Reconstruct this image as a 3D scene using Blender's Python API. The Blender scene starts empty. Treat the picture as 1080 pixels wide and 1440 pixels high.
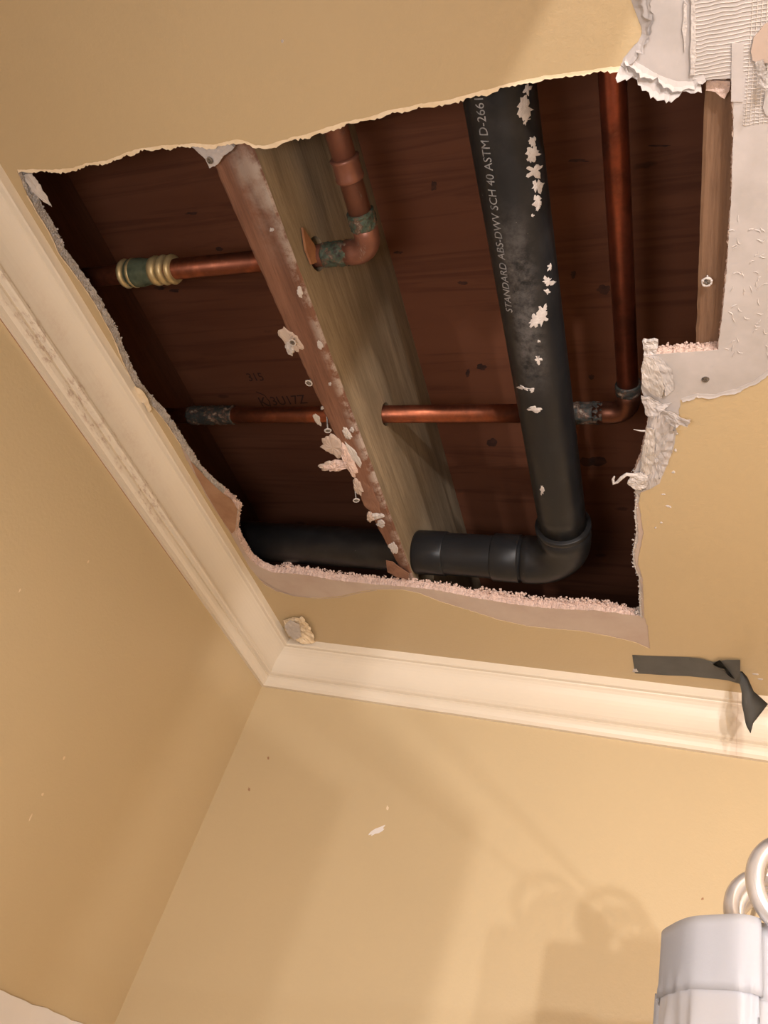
import bpy, bmesh, math, random
from mathutils import Vector, Matrix, noise, geometry

# ------------------------------------------------------------------ camera
CAM = Vector((0.86032, -1.3395, 1.68))
MR = Matrix(((0.92364047, -0.04295429, 0.3808454),
             (0.25500488, -0.67294524, -0.69434661),
             (0.28611326, 0.73844406, -0.6106059)))
FPX = 1077.378
scn = bpy.context.scene
cd = bpy.data.cameras.new('camera'); cam = bpy.data.objects.new('camera', cd)
scn.collection.objects.link(cam)
cam.matrix_world = Matrix.Translation(CAM) @ MR.to_4x4()
cd.sensor_fit = 'VERTICAL'; cd.sensor_height = 36; cd.sensor_width = 27
cd.lens = FPX * 36 / 1440; cd.clip_start = 0.02
scn.camera = cam
# ------------------------------------------------------------------ world, lights, exposure
w = bpy.data.worlds.new('world'); scn.world = w; w.use_nodes = True
w.node_tree.nodes['Background'].inputs[0].default_value = (0.9, 0.8, 0.7, 1)
w.node_tree.nodes['Background'].inputs[1].default_value = 0.05
scn.view_settings.view_transform = 'Standard'; scn.view_settings.look = 'None'
scn.view_settings.exposure = 0.03; scn.view_settings.gamma = 1
scn.view_settings.use_curve_mapping = False
def lamp(name, kind, loc, power, col, size, aim=None):
    l = bpy.data.lights.new(name, kind); l.energy = power; l.color = col
    if kind == 'AREA': l.shape = 'DISK'; l.size = size
    else: l.shadow_soft_size = size
    o = bpy.data.objects.new(name, l); scn.collection.objects.link(o); o.location = loc
    if aim is not None:
        o.rotation_euler = (Vector(aim) - Vector(loc)).to_track_quat('-Z', 'Y').to_euler()
    return o
WARM = (1.0, 0.95, 0.94)
lamp('vanity_bulb', 'POINT', (1.37, -2.28, 1.62), 52, WARM, 0.020)
lamp('vanity_bulb', 'POINT', (1.62, -2.28, 1.62), 36, WARM, 0.020)
lamp('sconce_bulb', 'POINT', (1.50, -2.15, 2.067), 44, WARM, 0.022)
lamp('fill_light', 'AREA', (0.66, -1.38, 1.60), 7.2, WARM, 0.26, (0.16, -0.1, 1.95))  # soft fill added beside the camera to lift walls and ceiling, no real fixture

# ------------------------------------------------------------------ helpers
C = scn.collection
def ray(px, py): return MR @ Vector(((px - 540) / FPX, (720 - py) / FPX, -1))
def at(px, py, ax=2, v=2.44):
    d = ray(px, py); return CAM + d * ((v - CAM[ax]) / d[ax])
def proj(p):
    q = MR.transposed() @ (Vector(p) - CAM); return 540 + FPX * q.x / -q.z, 720 - FPX * q.y / -q.z
def obj(name, bm, mat, parent=None, smooth=False):
    me = bpy.data.meshes.new(name); bmesh.ops.recalc_face_normals(bm, faces=bm.faces)
    bm.to_mesh(me); bm.free()
    for m in (mat if isinstance(mat, list) else [mat]): me.materials.append(m)
    if smooth:
        for p in me.polygons: p.use_smooth = True
    o = bpy.data.objects.new(name, me); C.objects.link(o)
    if parent:
        o.parent = parent
        o.matrix_parent_inverse = Matrix.Translation(parent.location).inverted()
    return o
def thing(o, label, cat, group=None):
    o['label'] = label; o['category'] = cat
    if group: o['group'] = group
    return o
def empty(name, loc, label, cat, group=None):
    o = bpy.data.objects.new(name, None); C.objects.link(o); o.location = loc; o.empty_display_size = .02
    return thing(o, label, cat, group)
def struct(o): o['kind'] = 'structure'; return o
def box(bm, a, b):
    a = Vector(a); b = Vector(b)
    v = [bm.verts.new((x, y, z)) for x in (a.x, b.x) for y in (a.y, b.y) for z in (a.z, b.z)]
    for f in ((0,1,3,2),(4,6,7,5),(0,4,5,1),(2,3,7,6),(0,2,6,4),(1,5,7,3)): bm.faces.new([v[i] for i in f])
    return v
def frames(pts):
    pts = [Vector(p) for p in pts]; T = []
    for i in range(len(pts)):
        a = pts[max(0, i-1)]; b = pts[min(len(pts)-1, i+1)]; T.append((b - a).normalized())
    n = T[0].orthogonal().normalized(); N = []
    for t in T:
        n = (n - t * n.dot(t)).normalized(); N.append(n)
    return pts, T, N
def tube(bm, pts, rad, seg=32, caps=True, inner=None):
    pts, T, N = frames(pts); rings = []
    if not hasattr(rad, '__len__'): rad = [rad] * len(pts)
    for p, t, n, r in zip(pts, T, N, rad):
        b = t.cross(n)
        rings.append([bm.verts.new(p + (n * math.cos(2*math.pi*k/seg) + b * math.sin(2*math.pi*k/seg)) * r) for k in range(seg)])
    for A, B in zip(rings, rings[1:]):
        for k in range(seg): bm.faces.new((A[k], A[(k+1) % seg], B[(k+1) % seg], B[k]))
    if caps: bm.faces.new(rings[0]); bm.faces.new(rings[-1][::-1])
    return rings
def arc(center, a, b, n=12):
    """quarter arc from direction a to direction b about center"""
    return [Vector(center) + Vector(a) * math.cos(i*math.pi/2/n) + Vector(b) * math.sin(i*math.pi/2/n) for i in range(n+1)]
def rough(P, step, amp, seed, freq=120, closed=True):
    """resample an xy polyline and fray it"""
    out = []; n = len(P); rng = range(n if closed else n-1)
    for i in rng:
        a = P[i]; b = P[(i+1) % n]; L = (b - a).length; k = max(1, int(L / step))
        nx = Vector((-(b-a).y, (b-a).x)); nx = nx.normalized() if nx.length else nx
        for j in range(k):
            p = a.lerp(b, j / k)
            d = noise.noise(Vector((p.x*freq, p.y*freq, seed))) + .6*noise.noise(Vector((p.x*freq*3.1, p.y*freq*3.1, seed+9)))
            out.append(p + nx * d * amp)
    if not closed: out.append(P[-1])
    return out
def pxy(L, v=2.44): return [at(x, y, 2, v).to_2d() for x, y in L]
def plate(bm, outer, holes, z0, z1, rows=1, wob=0.0, mi=(0, 0, 0)):
    """slab with holes between z0 (below) and z1; hole walls in rows with crumbly noise"""
    loops = [outer] + holes; flat = [p for l in loops for p in l]
    tris = geometry.tessellate_polygon([[Vector((p.x, p.y, 0)) for p in l] for l in loops])
    lo = [bm.verts.new((p.x, p.y, z0)) for p in flat]
    grid = [lo]
    idx = 0; offs = []
    for l in loops:
        n = len(l)
        for i in range(n):
            t = l[(i+1) % n] - l[i-1]; offs.append(Vector((t.y, -t.x)).normalized() if t.length else Vector((0, 0)))
    for r in range(1, rows + 1):
        row = []; f = r / rows
        for q, p in enumerate(flat):
            d = 0
            if wob and q >= len(outer):
                d = wob * (noise.noise(Vector((p.x*220, p.y*220, f*6))) + .7*noise.noise(Vector((p.x*600, p.y*600, f*15))))
            row.append(bm.verts.new((p.x + offs[q].x*d, p.y + offs[q].y*d, z0 + (z1-z0)*f)))
        grid.append(row)
    for t in tris:
        try:
            f = bm.faces.new([lo[i] for i in t]); f.material_index = mi[0]
            f = bm.faces.new([grid[-1][i] for i in reversed(t)]); f.material_index = mi[1]
        except ValueError: pass
    s = 0
    for l in loops:
        n = len(l)
        for i in range(n):
            for A, B in zip(grid, grid[1:]):
                a, b = s + i, s + (i+1) % n
                f = bm.faces.new((A[a], A[b], B[b], B[a])); f.material_index = mi[2]
        s += n

# ------------------------------------------------------------------ materials
def s2l(c): return tuple(((v/255)/12.92 if v/255 <= .04045 else ((v/255+.055)/1.055)**2.4) for v in c)
class NT:
    def __init__(s, name, rough=.6, metal=0, spec=.5):
        s.m = bpy.data.materials.new(name); s.m.use_nodes = True; s.t = s.m.node_tree; s.n = s.t.nodes
        s.b = s.n['Principled BSDF']; s.b.inputs['Roughness'].default_value = rough
        s.b.inputs['Metallic'].default_value = metal; s.b.inputs['Specular IOR Level'].default_value = spec
        s.co = s.n.new('ShaderNodeTexCoord').outputs['Object']
    def L(s, a, b): s.t.links.new(a, b)
    def map(s, scale, loc=(0,0,0), rot=(0,0,0)):
        m = s.n.new('ShaderNodeMapping'); s.L(s.co, m.inputs[0]); m.inputs['Scale'].default_value = scale
        m.inputs['Location'].default_value = loc; m.inputs['Rotation'].default_value = rot; return m.outputs[0]
    def noise(s, scale, detail=4, rough=.55, vec=None, dist=0):
        n = s.n.new('ShaderNodeTexNoise'); n.inputs['Scale'].default_value = scale; n.inputs['Detail'].default_value = detail
        n.inputs['Roughness'].default_value = rough; n.inputs['Distortion'].default_value = dist
        s.L(vec if vec is not None else s.co, n.inputs['Vector']); return n.outputs['Fac']
    def ramp(s, fac, stops):
        r = s.n.new('ShaderNodeValToRGB'); s.L(fac, r.inputs[0]); e = r.color_ramp.elements
        while len(e) < len(stops): e.new(.5)
        for q, (p, c) in zip(e, stops): q.position = p; q.color = (*(c if hasattr(c, '__len__') else (c,)*3), 1)
        return r.outputs[0]
    def mix(s, fac, a, b, mode='MIX'):
        m = s.n.new('ShaderNodeMix'); m.data_type = 'RGBA'; m.blend_type = mode
        for sock, v in ((m.inputs[0], fac), (m.inputs[6], a), (m.inputs[7], b)):
            if hasattr(v, 'links') : s.L(v, sock)
            elif sock is m.inputs[0]: sock.default_value = v
            else: sock.default_value = (*v, 1)
        return m.outputs[2]
    def math(s, op, a, b=0.0, c=None):
        m = s.n.new('ShaderNodeMath'); m.operation = op
        for i, v in enumerate((a, b) if c is None else (a, b, c)):
            if hasattr(v, 'links'): s.L(v, m.inputs[i])
            else: m.inputs[i].default_value = v
        return m.outputs[0]
    def xyz(s):
        m = s.n.new('ShaderNodeSeparateXYZ'); s.L(s.co, m.inputs[0]); return m.outputs
    def window(s, v, lo, hi, soft):
        a = s.n.new('ShaderNodeMapRange'); a.interpolation_type = 'SMOOTHSTEP'; s.L(v, a.inputs[0])
        a.inputs[1].default_value = lo - soft; a.inputs[2].default_value = lo + soft
        b = s.n.new('ShaderNodeMapRange'); b.interpolation_type = 'SMOOTHSTEP'; s.L(v, b.inputs[0])
        b.inputs[1].default_value = hi - soft; b.inputs[2].default_value = hi + soft
        b.inputs[3].default_value = 1; b.inputs[4].default_value = 0
        return s.math('MULTIPLY', a.outputs[0], b.outputs[0])
    def bump(s, h, strength=.3, dist=.001, prev=None):
        b = s.n.new('ShaderNodeBump'); b.inputs['Strength'].default_value = strength; b.inputs['Distance'].default_value = dist
        s.L(h, b.inputs['Height'])
        if prev is not None: s.L(prev, b.inputs['Normal'])
        s.L(b.outputs[0], s.b.inputs['Normal']); return b.outputs[0]
    def col(s, c):
        if hasattr(c, 'links'): s.L(c, s.b.inputs['Base Color'])
        else: s.b.inputs['Base Color'].default_value = (*c, 1)
        return s
    def rgh(s, c): s.L(c, s.b.inputs['Roughness'])
def simple(name, c1, c2, scale, rough=.7, bump=.3, bd=.001, bscale=None, metal=0, spec=.4, detail=4):
    t = NT(name, rough, metal, spec)
    t.col(t.ramp(t.noise(scale, detail), [(.35, c1), (.65, c2)]))
    if bump: t.bump(t.noise(bscale or scale*3, detail), bump, bd)
    return t.m
TAN = (0.560, 0.435, 0.262)
def paint(name, c):
    t = NT(name, .42, 0, .45)
    big = t.noise(1.8, 3)
    t.col(t.ramp(big, [(.3, tuple(v*.96 for v in c)), (.7, tuple(v*1.03 for v in c))]))
    b = t.bump(t.noise(190, 3, .6), .42, .0009)
    t.bump(t.noise(38, 2), .12, .0015, b)
    return t.m
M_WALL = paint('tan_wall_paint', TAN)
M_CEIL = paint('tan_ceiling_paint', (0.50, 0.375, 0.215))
def crown_mat():
    t = NT('cream_trim_paint', .38, 0, .5); X = t.xyz()
    base = t.ramp(t.noise(3), [(.3, (.69, .605, .49)), (.7, (.73, .645, .53))])
    # brown scuffs rubbed along the left crown
    sc = t.noise(170, 5, .75, t.map((1, .4, 1))); sp = t.noise(22, 3, .6)
    sc = t.math('MULTIPLY', t.math('MULTIPLY', t.ramp(sc, [(.50, 0), (.58, 1)]), t.ramp(sp, [(.45, 0), (.55, 1)])), t.window(X[2], 2.349, 2.377, .003))
    sc = t.math('MULTIPLY', sc, t.window(X[1], -1.15, -.52, .06))
    sc = t.math('MULTIPLY', sc, t.window(X[0], -.1, .05, .002))
    base = t.mix(t.math('MULTIPLY', sc, .6), base, (.36, .22, .15))
    rub = t.math('MULTIPLY', t.window(X[2], 2.385, 2.405, .012), t.window(X[1], -.95, -.55, .1))
    rub = t.math('MULTIPLY', rub, t.math('MULTIPLY', t.window(X[0], -.1, .05, .002), t.math('MULTIPLY', t.ramp(t.noise(25, 4), [(.4, 0), (.6, 1)]), t.ramp(t.noise(200, 5, .8), [(.40, .2), (.60, 1)]))))
    base = t.mix(t.math('MULTIPLY', rub, .28), base, (.5, .34, .26))
    # brown drip marks under the tape
    dx = t.math('ADD', X[0], t.math('MULTIPLY', t.noise(14), .018))
    d = t.math('MAXIMUM', t.math('MULTIPLY', t.window(dx, .934, .956, .004), .30), t.math('MULTIPLY', t.window(dx, .9435, .9465, .0012), .5))
    d = t.math('MULTIPLY', d, t.ramp(t.noise(30), [(.3, .4), (.6, 1)]))
    base = t.mix(t.math('MULTIPLY', d, t.window(X[1], -.2, .01, .002)), base, (.42, .27, .18))
    t.col(base); t.bump(t.noise(70, 3), .15, .001); return t.m
M_CROWN = crown_mat()
M_PAPER = simple('torn_board_paper', (.44, .33, .27), (.50, .40, .33), 12, .85, .3, .0008, 120)
M_BROWN = simple('brown_kraft_paper', (.30, .16, .09), (.38, .22, .13), 30, .9, .3, .0008, 150)
M_BROWND = simple('dark_brown_paper', (.16, .075, .045), (.24, .12, .075), 30, .9, .3, .0008, 150)
M_GYPS = simple('broken_gypsum', (.60, .43, .36), (.74, .55, .47), 90, .95, .9, .003, 420, detail=8)
M_WHITE = simple('white_joint_compound', (.41, .37, .35), (.48, .435, .42), 20, .75, .35, .0012, 90)
M_GREYP = simple('grey_compound_film', (.47, .42, .38), (.56, .50, .46), 30, .8, .4, .001, 160)
M_CREAM = simple('peeled_cream_paint', (.72, .56, .36), (.80, .66, .48), 60, .7, .4, .001, 200)
def wood(name, dark, light, axis='y', gr=1.0, whitewash=False, rough=.75):
    t = NT(name, rough, 0, .25)
    sc = (26*gr, 1.6, 26*gr) if axis == 'y' else (1.6, 26*gr, 26*gr)
    g = t.noise(1.6, 6, .6, t.map(sc), .7); f = t.noise(6, 5, .7, t.map(tuple(v*2.2 for v in sc)))
    c = t.ramp(g, [(.28, dark), (.72, light)])
    c = t.mix(t.math('MULTIPLY', t.ramp(f, [(.3, 1), (.55, 0)]), .45), c, tuple(v*.5 for v in dark))
    X = t.xyz()
    if whitewash:
        m = t.math('MULTIPLY', t.window(X[2], 2.40, 2.466, .006), t.window(X[0], .376, .40, .008))
        m = t.math('MULTIPLY', m, t.ramp(t.noise(32, 6, .75), [(.45, 0), (.58, 1)]))
        c = t.mix(t.math('MULTIPLY', m, .7), c, (.50, .42, .36))
        k = t.math('MULTIPLY', t.window(X[2], 2.40, 2.4565, .001), t.math('MULTIPLY', t.window(X[1], -1.4, -.95, .06), t.window(X[0], .352, .39, .01)))
        k = t.math('MULTIPLY', k, t.ramp(t.noise(18, 5, .7), [(.38, 0), (.6, 1)]))
        c = t.mix(t.math('MULTIPLY', k, .55), c, (.42, .36, .31))
    c = t.mix(t.math('MULTIPLY', t.ramp(t.noise(5, 4, .6, t.map((1, .5, 1))), [(.38, 1), (.6, 0)]), .5), c, tuple(v*.75 for v in dark))
    t.col(c); b = t.bump(g, .3, .002); t.bump(f, .35, .0008, b); return t.m
M_JOIST = wood('green_brown_lumber', (.20, .145, .088), (.44, .335, .215), whitewash=False)
M_JOISTB = wood('reddish_joist_edge', (.12, .052, .032), (.28, .135, .082), whitewash=True)
M_JOIST2 = wood('pale_lumber', (.16, .085, .048), (.26, .15, .09))
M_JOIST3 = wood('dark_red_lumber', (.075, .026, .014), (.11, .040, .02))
def ply_mat():
    t = NT('plywood', .7, 0, .25)
    g = t.noise(1.5, 5, .6, t.map((1.4, 22, 22)), 1.2); big = t.noise(3, 3, .5, t.map((.6, 3, 1)), 1.0)
    c = t.ramp(big, [(.3, (.125, .042, .020)), (.7, (.165, .060, .030))])
    c = t.mix(t.math('MULTIPLY', t.ramp(g, [(.36, 1), (.5, 0)]), .5), c, (.07, .022, .011))
    v = t.n.new('ShaderNodeTexVoronoi'); v.inputs['Scale'].default_value = 11; t.L(t.map((.45, 1.1, 1)), v.inputs[0])
    k = t.ramp(t.math('ADD', v.outputs['Distance'], t.math('MULTIPLY', t.noise(60, 4), .10)), [(.095, 1), (.125, 0)])
    c = t.mix(t.math('MULTIPLY', k, .5), c, (.03, .012, .008))
    t.col(c); t.bump(g, .2, .001); return t.m
M_PLY = ply_mat()
def copper(name, tarnish=.35, dark=(.10, .035, .02), base=(.36, .105, .05), metal=.85, scrape=0):
    t = NT(name, .3, metal, .5)
    n = t.noise(14, 5, .65); n2 = t.noise(120, 4, .7)
    m = t.math('MULTIPLY', t.ramp(n, [(.5-tarnish*.4, 1), (.72-tarnish*.3, 0)]), .8)
    c = t.mix(m, base, dark); c = t.mix(t.math('MULTIPLY', t.ramp(n2, [(.55, 0), (.7, 1)]), .25), c, (.30, .12, .07))
    if scrape:
        sm = t.ramp(t.noise(38, 6, .8, t.map((1.6, .5, 1.6))), [(.60, 0), (.66, 1)])
        c = t.mix(t.math('MULTIPLY', sm, scrape), c, (.34, .27, .24))
    t.col(c); t.rgh(t.ramp(n, [(.3, .5), (.7, .30)])); t.bump(n2, .08, .0005); return t.m
M_COP = copper('copper_tube', .2); M_COPD = copper('tarnished_copper', .9, (.085, .040, .030), (.22, .09, .06), .45, .75)
def verdigris(name, g=(.065, .105, .078)):
    t = NT(name, .6, .35, .4); n = t.noise(70, 6, .75); n2 = t.noise(160, 4, .7)
    c = t.ramp(n, [(.36, (.05, .035, .03)), (.48, g), (.56, (.12, .065, .045)), (.70, (.36, .33, .27))])
    t.col(c); t.bump(n2, .8, .002); return t.m
M_VERD = verdigris('verdigris_solder'); M_DKSOL = verdigris('blackened_solder', (.035, .045, .042))
M_BRASS = simple('dull_brass_nut', (.42, .32, .16), (.58, .46, .26), 40, .45, .1, .0005, metal=.6)
M_GRNR = simple('green_black_body', (.04, .055, .035), (.10, .12, .08), 60, .5, .3, .001)
def abs_mat():
    t = NT('black_drain_plastic', .4, 0, .28); X = t.xyz()
    n = t.noise(55, 6, .75)
    m = t.math('MULTIPLY', t.window(X[1], -.93, -.72, .05), t.window(X[0], .640, .672, .010))
    m = t.math('MULTIPLY', m, t.ramp(n, [(.38, 0), (.62, 1)]))
    m2 = t.math('MULTIPLY', t.ramp(t.noise(9, 6, .7), [(.5, 0), (.75, 1)]), .22)
    c = t.mix(t.math('MULTIPLY', t.math('MAXIMUM', m, m2), .35), (.012, .012, .013), (.22, .20, .19))
    c = t.mix(t.math('MULTIPLY', t.ramp(t.noise(240, 2), [(.77, 0), (.80, 1)]), .5), c, (.4, .36, .33))
    t.col(c); t.rgh(t.ramp(t.noise(20, 4), [(.3, .28), (.7, .5)])); return t.m
M_ABS = abs_mat()
M_INK = simple('pale_grey_print', (.16, .16, .165), (.34, .33, .33), 120, .7, 0)
M_MARK = simple('dark_marker', (.03, .012, .008), (.05, .02, .012), 80, .9, 0)
M_PLAS = simple('dried_plaster', (.45, .40, .375), (.56, .51, .48), 120, .9, .6, .002, 300)
M_TAPE = NT('grey_duct_tape', .42, 0, .5); M_TAPE.col(M_TAPE.ramp(M_TAPE.noise(20), [(.3, (.155, .150, .140)), (.7, (.20, .195, .18))])); M_TAPE.bump(M_TAPE.noise(260, 2), .2, .0005); M_TAPE = M_TAPE.m
M_STEEL = simple('dark_screw_steel', (.10, .09, .085), (.30, .27, .25), 300, .4, .1, .0005, metal=.8)
M_CHROME = NT('pale_ring_metal', .24, .55, .5).col((.66, .62, .60)).m
def cloth():
    t = NT('white_curtain_fabric', .85, 0, .15)
    t.b.inputs['Sheen Weight'].default_value = .1
    t.col((.74, .735, .77)); t.bump(t.noise(500, 2), .15, .0004); return t.m
M_CLOTH = cloth()
M_FLOOR = simple('pale_floor_tile', (.55, .50, .44), (.62, .57, .50), 3, .5, .05)
M_SURR = simple('white_surround_acrylic', (.74, .70, .68), (.80, .76, .74), 5, .3, .05)
M_HALL = simple('off_white_wall', (.70, .63, .54), (.74, .67, .58), 3, .6, .05)

# ------------------------------------------------------------------ hole outlines (pixels of the photograph, laid on the ceiling plane)
TOP = [(25,241),(50,240),(75,241),(105,238),(120,232),(150,228),(165,222),(180,216),(200,211),(225,207),(255,205),(275,204),(300,206),(333,198),
       (348,202),(360,207),(375,207),(390,202),(410,196),(440,189),(465,180),(490,173),(520,167),(545,158),(575,152),(610,146),(640,141),
       (665,133),(695,126),(720,119),(745,113),(770,109),(800,105),(830,101),(850,98),(872,96)]
RIGHTA = [(880,104),(895,112),(912,118),(930,126),(945,127),(962,123),(978,120),(988,113),(1003,111),(1028,110),(1031,150),(1031,200),(1029,260),
          (1027,300),(1022,380),(1016,440),(1010,492),(985,494),(950,496),(925,498),(907,500),(904,520),(902,545),(907,565),(912,585),(908,610),
          (902,640),(893,662),(888,676),(895,695),(893,720),(896,750),(891,775),(892,795),(899,812),(900,840),(901,866)]
BOTA = [(880,864),(860,861),(830,858),(800,857),(770,855),(740,852),(700,846),(670,841),(640,835),(615,830),(590,827),(560,824),(530,822),
        (500,819),(472,816),(445,811),(418,807),(383,805),(365,797),(352,787),(340,768),(331,750),(333,730),(335,716),(322,704),(309,692),
        (293,678),(278,664),(267,645)]
LEFTA = [(255,628),(240,604),(222,580),(205,563),(188,541),(173,510),(157,470),(145,449),(133,427),(117,403),(100,380),(83,358),(75,340),
         (67,323),(52,300),(38,275)]
RIGHTB = [(876,82),(886,70),(900,56),(903,46),(899,30),(893,12),(888,0),(880,-60),(1180,-60),(1180,200),(1165,340),(1130,470),(1080,524),
          (1062,536),(1035,548),(1005,556),(980,555),(957,562),(955,580),(950,605),(946,630),(938,652),(925,680),(914,686),(902,691),(898,705),(901,722),
          (905,750),(900,775),(897,792),(904,812),(905,842),(906,866),(911,880),(914,912)]
BOTB = [(890,902),(850,893),(815,887),(775,884),(740,880),(700,871),(660,858),(620,846),(590,834),(565,829),(530,829),(510,831),(480,838),
        (450,841),(412,838),(388,831),(372,822),(362,811),(350,797),(337,772),(322,746),(306,722),(290,697),(276,670),(262,646)]
OUT = [Vector((-.09, -3.0)), Vector((2.3, -3.0)), Vector((2.3, .09)), Vector((-.09, .09))]
holeA = rough(pxy([(x, y-2) for x, y in TOP[:]] + RIGHTA + BOTA + LEFTA), .0018, .0020, 3, 150)
holeB = rough(pxy(TOP + RIGHTB + BOTB + LEFTA), .0022, .0012, 7)

ZB = 2.4400; ZT = 2.4552
bm = bmesh.new(); plate(bm, OUT, [holeA], ZB, ZT, 6, .0016, (0, 1, 2))
for f in bm.faces:
    c_ = f.calc_center_median()
    if f.material_index == 2 and 0 < c_.x < .22 and -1.2 < c_.y < -.50: f.material_index = 3
ceiling = struct(obj('ceiling', bm, [M_PAPER, M_BROWN, M_GYPS, simple('pale_grey_board_core', (.40, .345, .30), (.56, .50, .45), 70, .95, .9, .003, 380, detail=8)]))
bm = bmesh.new(); plate(bm, OUT, [holeB], ZB - .0008, ZB, 1, 0, (0, 0, 1))
obj('paint_skin', bm, [M_CEIL, M_CEIL], ceiling)['label'] = 'tan painted face of the ceiling board'

def patch(name, pts, mat, parent, z=ZB, th=.0004, ro=.0008, seed=1, label=None):
    bm = bmesh.new(); plate(bm, rough(pxy(pts), .003, ro, seed), [], z - th, z, 1, 0)
    o = obj(name, bm, mat, parent)
    if label: o['label'] = label
    return o
white_pts = [(872,97)] + RIGHTA[:30] + [(902,692), (915,690), (927,682), (940,655), (948,632), (953,606), (958,582), (960,565), (985,558), (1008,560), (1038,552),
            (1066,540), (1085,526), (1135,474), (1170,340), (1190,200), (1190,-70), (876,-70), (884,0), (894,30), (898,46), (893,56), (880,70), (868,85)]
patch('bare_compound', white_pts, M_WHITE, ceiling, label='bare white joint compound right of the hole')
patch('brown_paper', [(276,668),(268,648),(290,672),(309,690),(325,702),(334,716),(331,745),(326,750),(312,730),(295,702)], M_BROWN, ceiling, ZB-.0001, .0005, .0006, 5,
      'brown torn paper beside the left crown')

def ribbon(name, pts, w, droop, mat, seed, parent=ceiling, z=ZB-.0009, out=1, step=.0025, label=None, thick=.0005, frag=.75, curl=0.0):
    """frayed lip along a torn edge; the loose side hangs down by up to droop and reaches w sideways"""
    P = rough(pxy(pts, z), step, .0008, seed, closed=False); bm = bmesh.new(); prev = None; rng = random.Random(seed)
    for i, p in enumerate(P):
        t = P[min(i+1, len(P)-1)] - P[max(i-1, 0)]; n = Vector((-t.y, t.x)).normalized() * out
        a = max(.05, frag*(.5 + noise.noise(Vector((p.x*60, p.y*60, seed))) + .8*noise.noise(Vector((p.x*330, p.y*330, seed+4)))) + (1-frag))
        ww = w*a; dd = droop*(a*.8 + .2*rng.random())
        row = [bm.verts.new((p.x - n.x*.001, p.y - n.y*.001, z)),
               bm.verts.new((p.x + n.x*ww*.5, p.y + n.y*ww*.5, z - dd*.35)),
               bm.verts.new((p.x + n.x*ww*(1-curl), p.y + n.y*ww*(1-curl), z - dd)),
               bm.verts.new((p.x + n.x*(ww*(.92-curl)), p.y + n.y*(ww*(.92-curl)), z - dd + thick*.4))]
        up = bm.verts.new((p.x + n.x*ww*.45, p.y + n.y*ww*.45, z - dd*.35 + thick)); row.append(up)
        top = bm.verts.new((p.x - n.x*.001, p.y - n.y*.001, z + thick)); row.append(top)
        if prev:
            for a_, b_ in zip(range(6), [1,2,3,4,5,0]):
                bm.faces.new((prev[a_], prev[b_], row[b_], row[a_]))
        prev = row
    o = obj(name, bm, mat, parent)
    if label: o['label'] = label
    return o
ribbon('torn_lip', [(x, y-1) for x, y in TOP], .0035, .0016, M_CREAM, 11, out=1, label='cream peeled lip along the near edge of the hole')
ribbon('torn_lip', [(872,94),(885,100),(905,113),(930,123),(960,121),(985,113)], .010, .008, M_WHITE, 12, out=1)
ribbon('torn_lip', [(880,82),(900,92),(925,108),(950,116),(975,116),(990,106)], .006, .006, M_WHITE, 13, out=1)
ribbon('torn_lip', [(888,-5),(895,14),(903,34),(905,48),(898,60),(884,78),(874,92)], .009, .005, M_WHITE, 14, out=-1)
ribbon('torn_lip', [(910,-5),(915,20),(908,48),(898,66),(884,84)], .006, .004, M_WHITE, 15, out=-1)
ribbon('torn_lip', [(958,562),(980,555),(1005,556),(1035,548),(1062,536),(1085,518)], .0045, .0018, M_WHITE, 16, out=1, frag=.4)
ribbon('torn_lip', [(902,692),(914,687),(926,680),(938,652),(946,630),(951,605)], .0035, .002, M_WHITE, 17, out=-1)
ribbon('torn_lip', [(901,868),(899,812),(892,795),(891,775),(896,750),(893,720),(896,695)], .0035, .002, M_PLAS, 18, out=1)
ribbon('torn_lip', [(x, y) for x, y in LEFTA], .0025, .0012, M_CREAM, 19, out=1)
ribbon('torn_lip', [(365,815),(388,829),(412,838),(450,842),(480,840),(510,833),(530,830)], .002, .0008, M_PAPER, 20, out=-1)

def flap(name, pts, mat, parent=ceiling, sub=3, crumple=.0012, th=.0006, seed=1, label=None, base=2.4388):
    """crumpled sheet; pts = (px, py, drop in metres below the ceiling face)"""
    P = [at(x, y, 2, base - d) for x, y, d in pts]; c = sum(P, Vector()) / len(P); bm = bmesh.new()
    vc = bm.verts.new(c); vs = [bm.verts.new(p) for p in P]
    for i in range(len(vs)): bm.faces.new((vc, vs[i], vs[(i+1) % len(vs)]))
    for _ in range(sub): bmesh.ops.subdivide_edges(bm, edges=bm.edges, cuts=1, use_grid_fill=True)
    for v in bm.verts:
        q = v.co * 130 + Vector((seed, 0, 0)); q2 = v.co * 420
        v.co += Vector((noise.noise(q), noise.noise(q + Vector((7, 0, 0))), noise.noise(q + Vector((0, 9, 0))))) * crumple
        v.co += Vector((noise.noise(q2), noise.noise(q2 + Vector((3, 1, 0))), noise.noise(q2 + Vector((5, 2, 0))))) * crumple * .5
    r = bmesh.ops.solidify(bm, geom=bm.faces[:], thickness=th)
    o = obj(name, bm, mat, parent)
    if label: o['label'] = label
    return o
flap('paper_flap', [(906,500,.001),(918,504,.002),(928,522,.006),(934,548,.009),(930,560,.008),(914,553,.003),(903,538,.001),(902,518,.0)], M_GREYP, seed=1, label='grey folded paper flap')
flap('paper_flap', [(906,500,.0),(925,500,.0),(945,520,.001),(948,548,.002),(936,558,.004),(930,530,.003),(920,508,.002)], M_WHITE, seed=2)
flap('paper_flap', [(902,556,.002),(916,560,.003),(930,568,.004),(945,566,.003),(930,578,.006),(920,590,.006),(908,582,.003)], M_WHITE, seed=3, crumple=.002)
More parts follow.
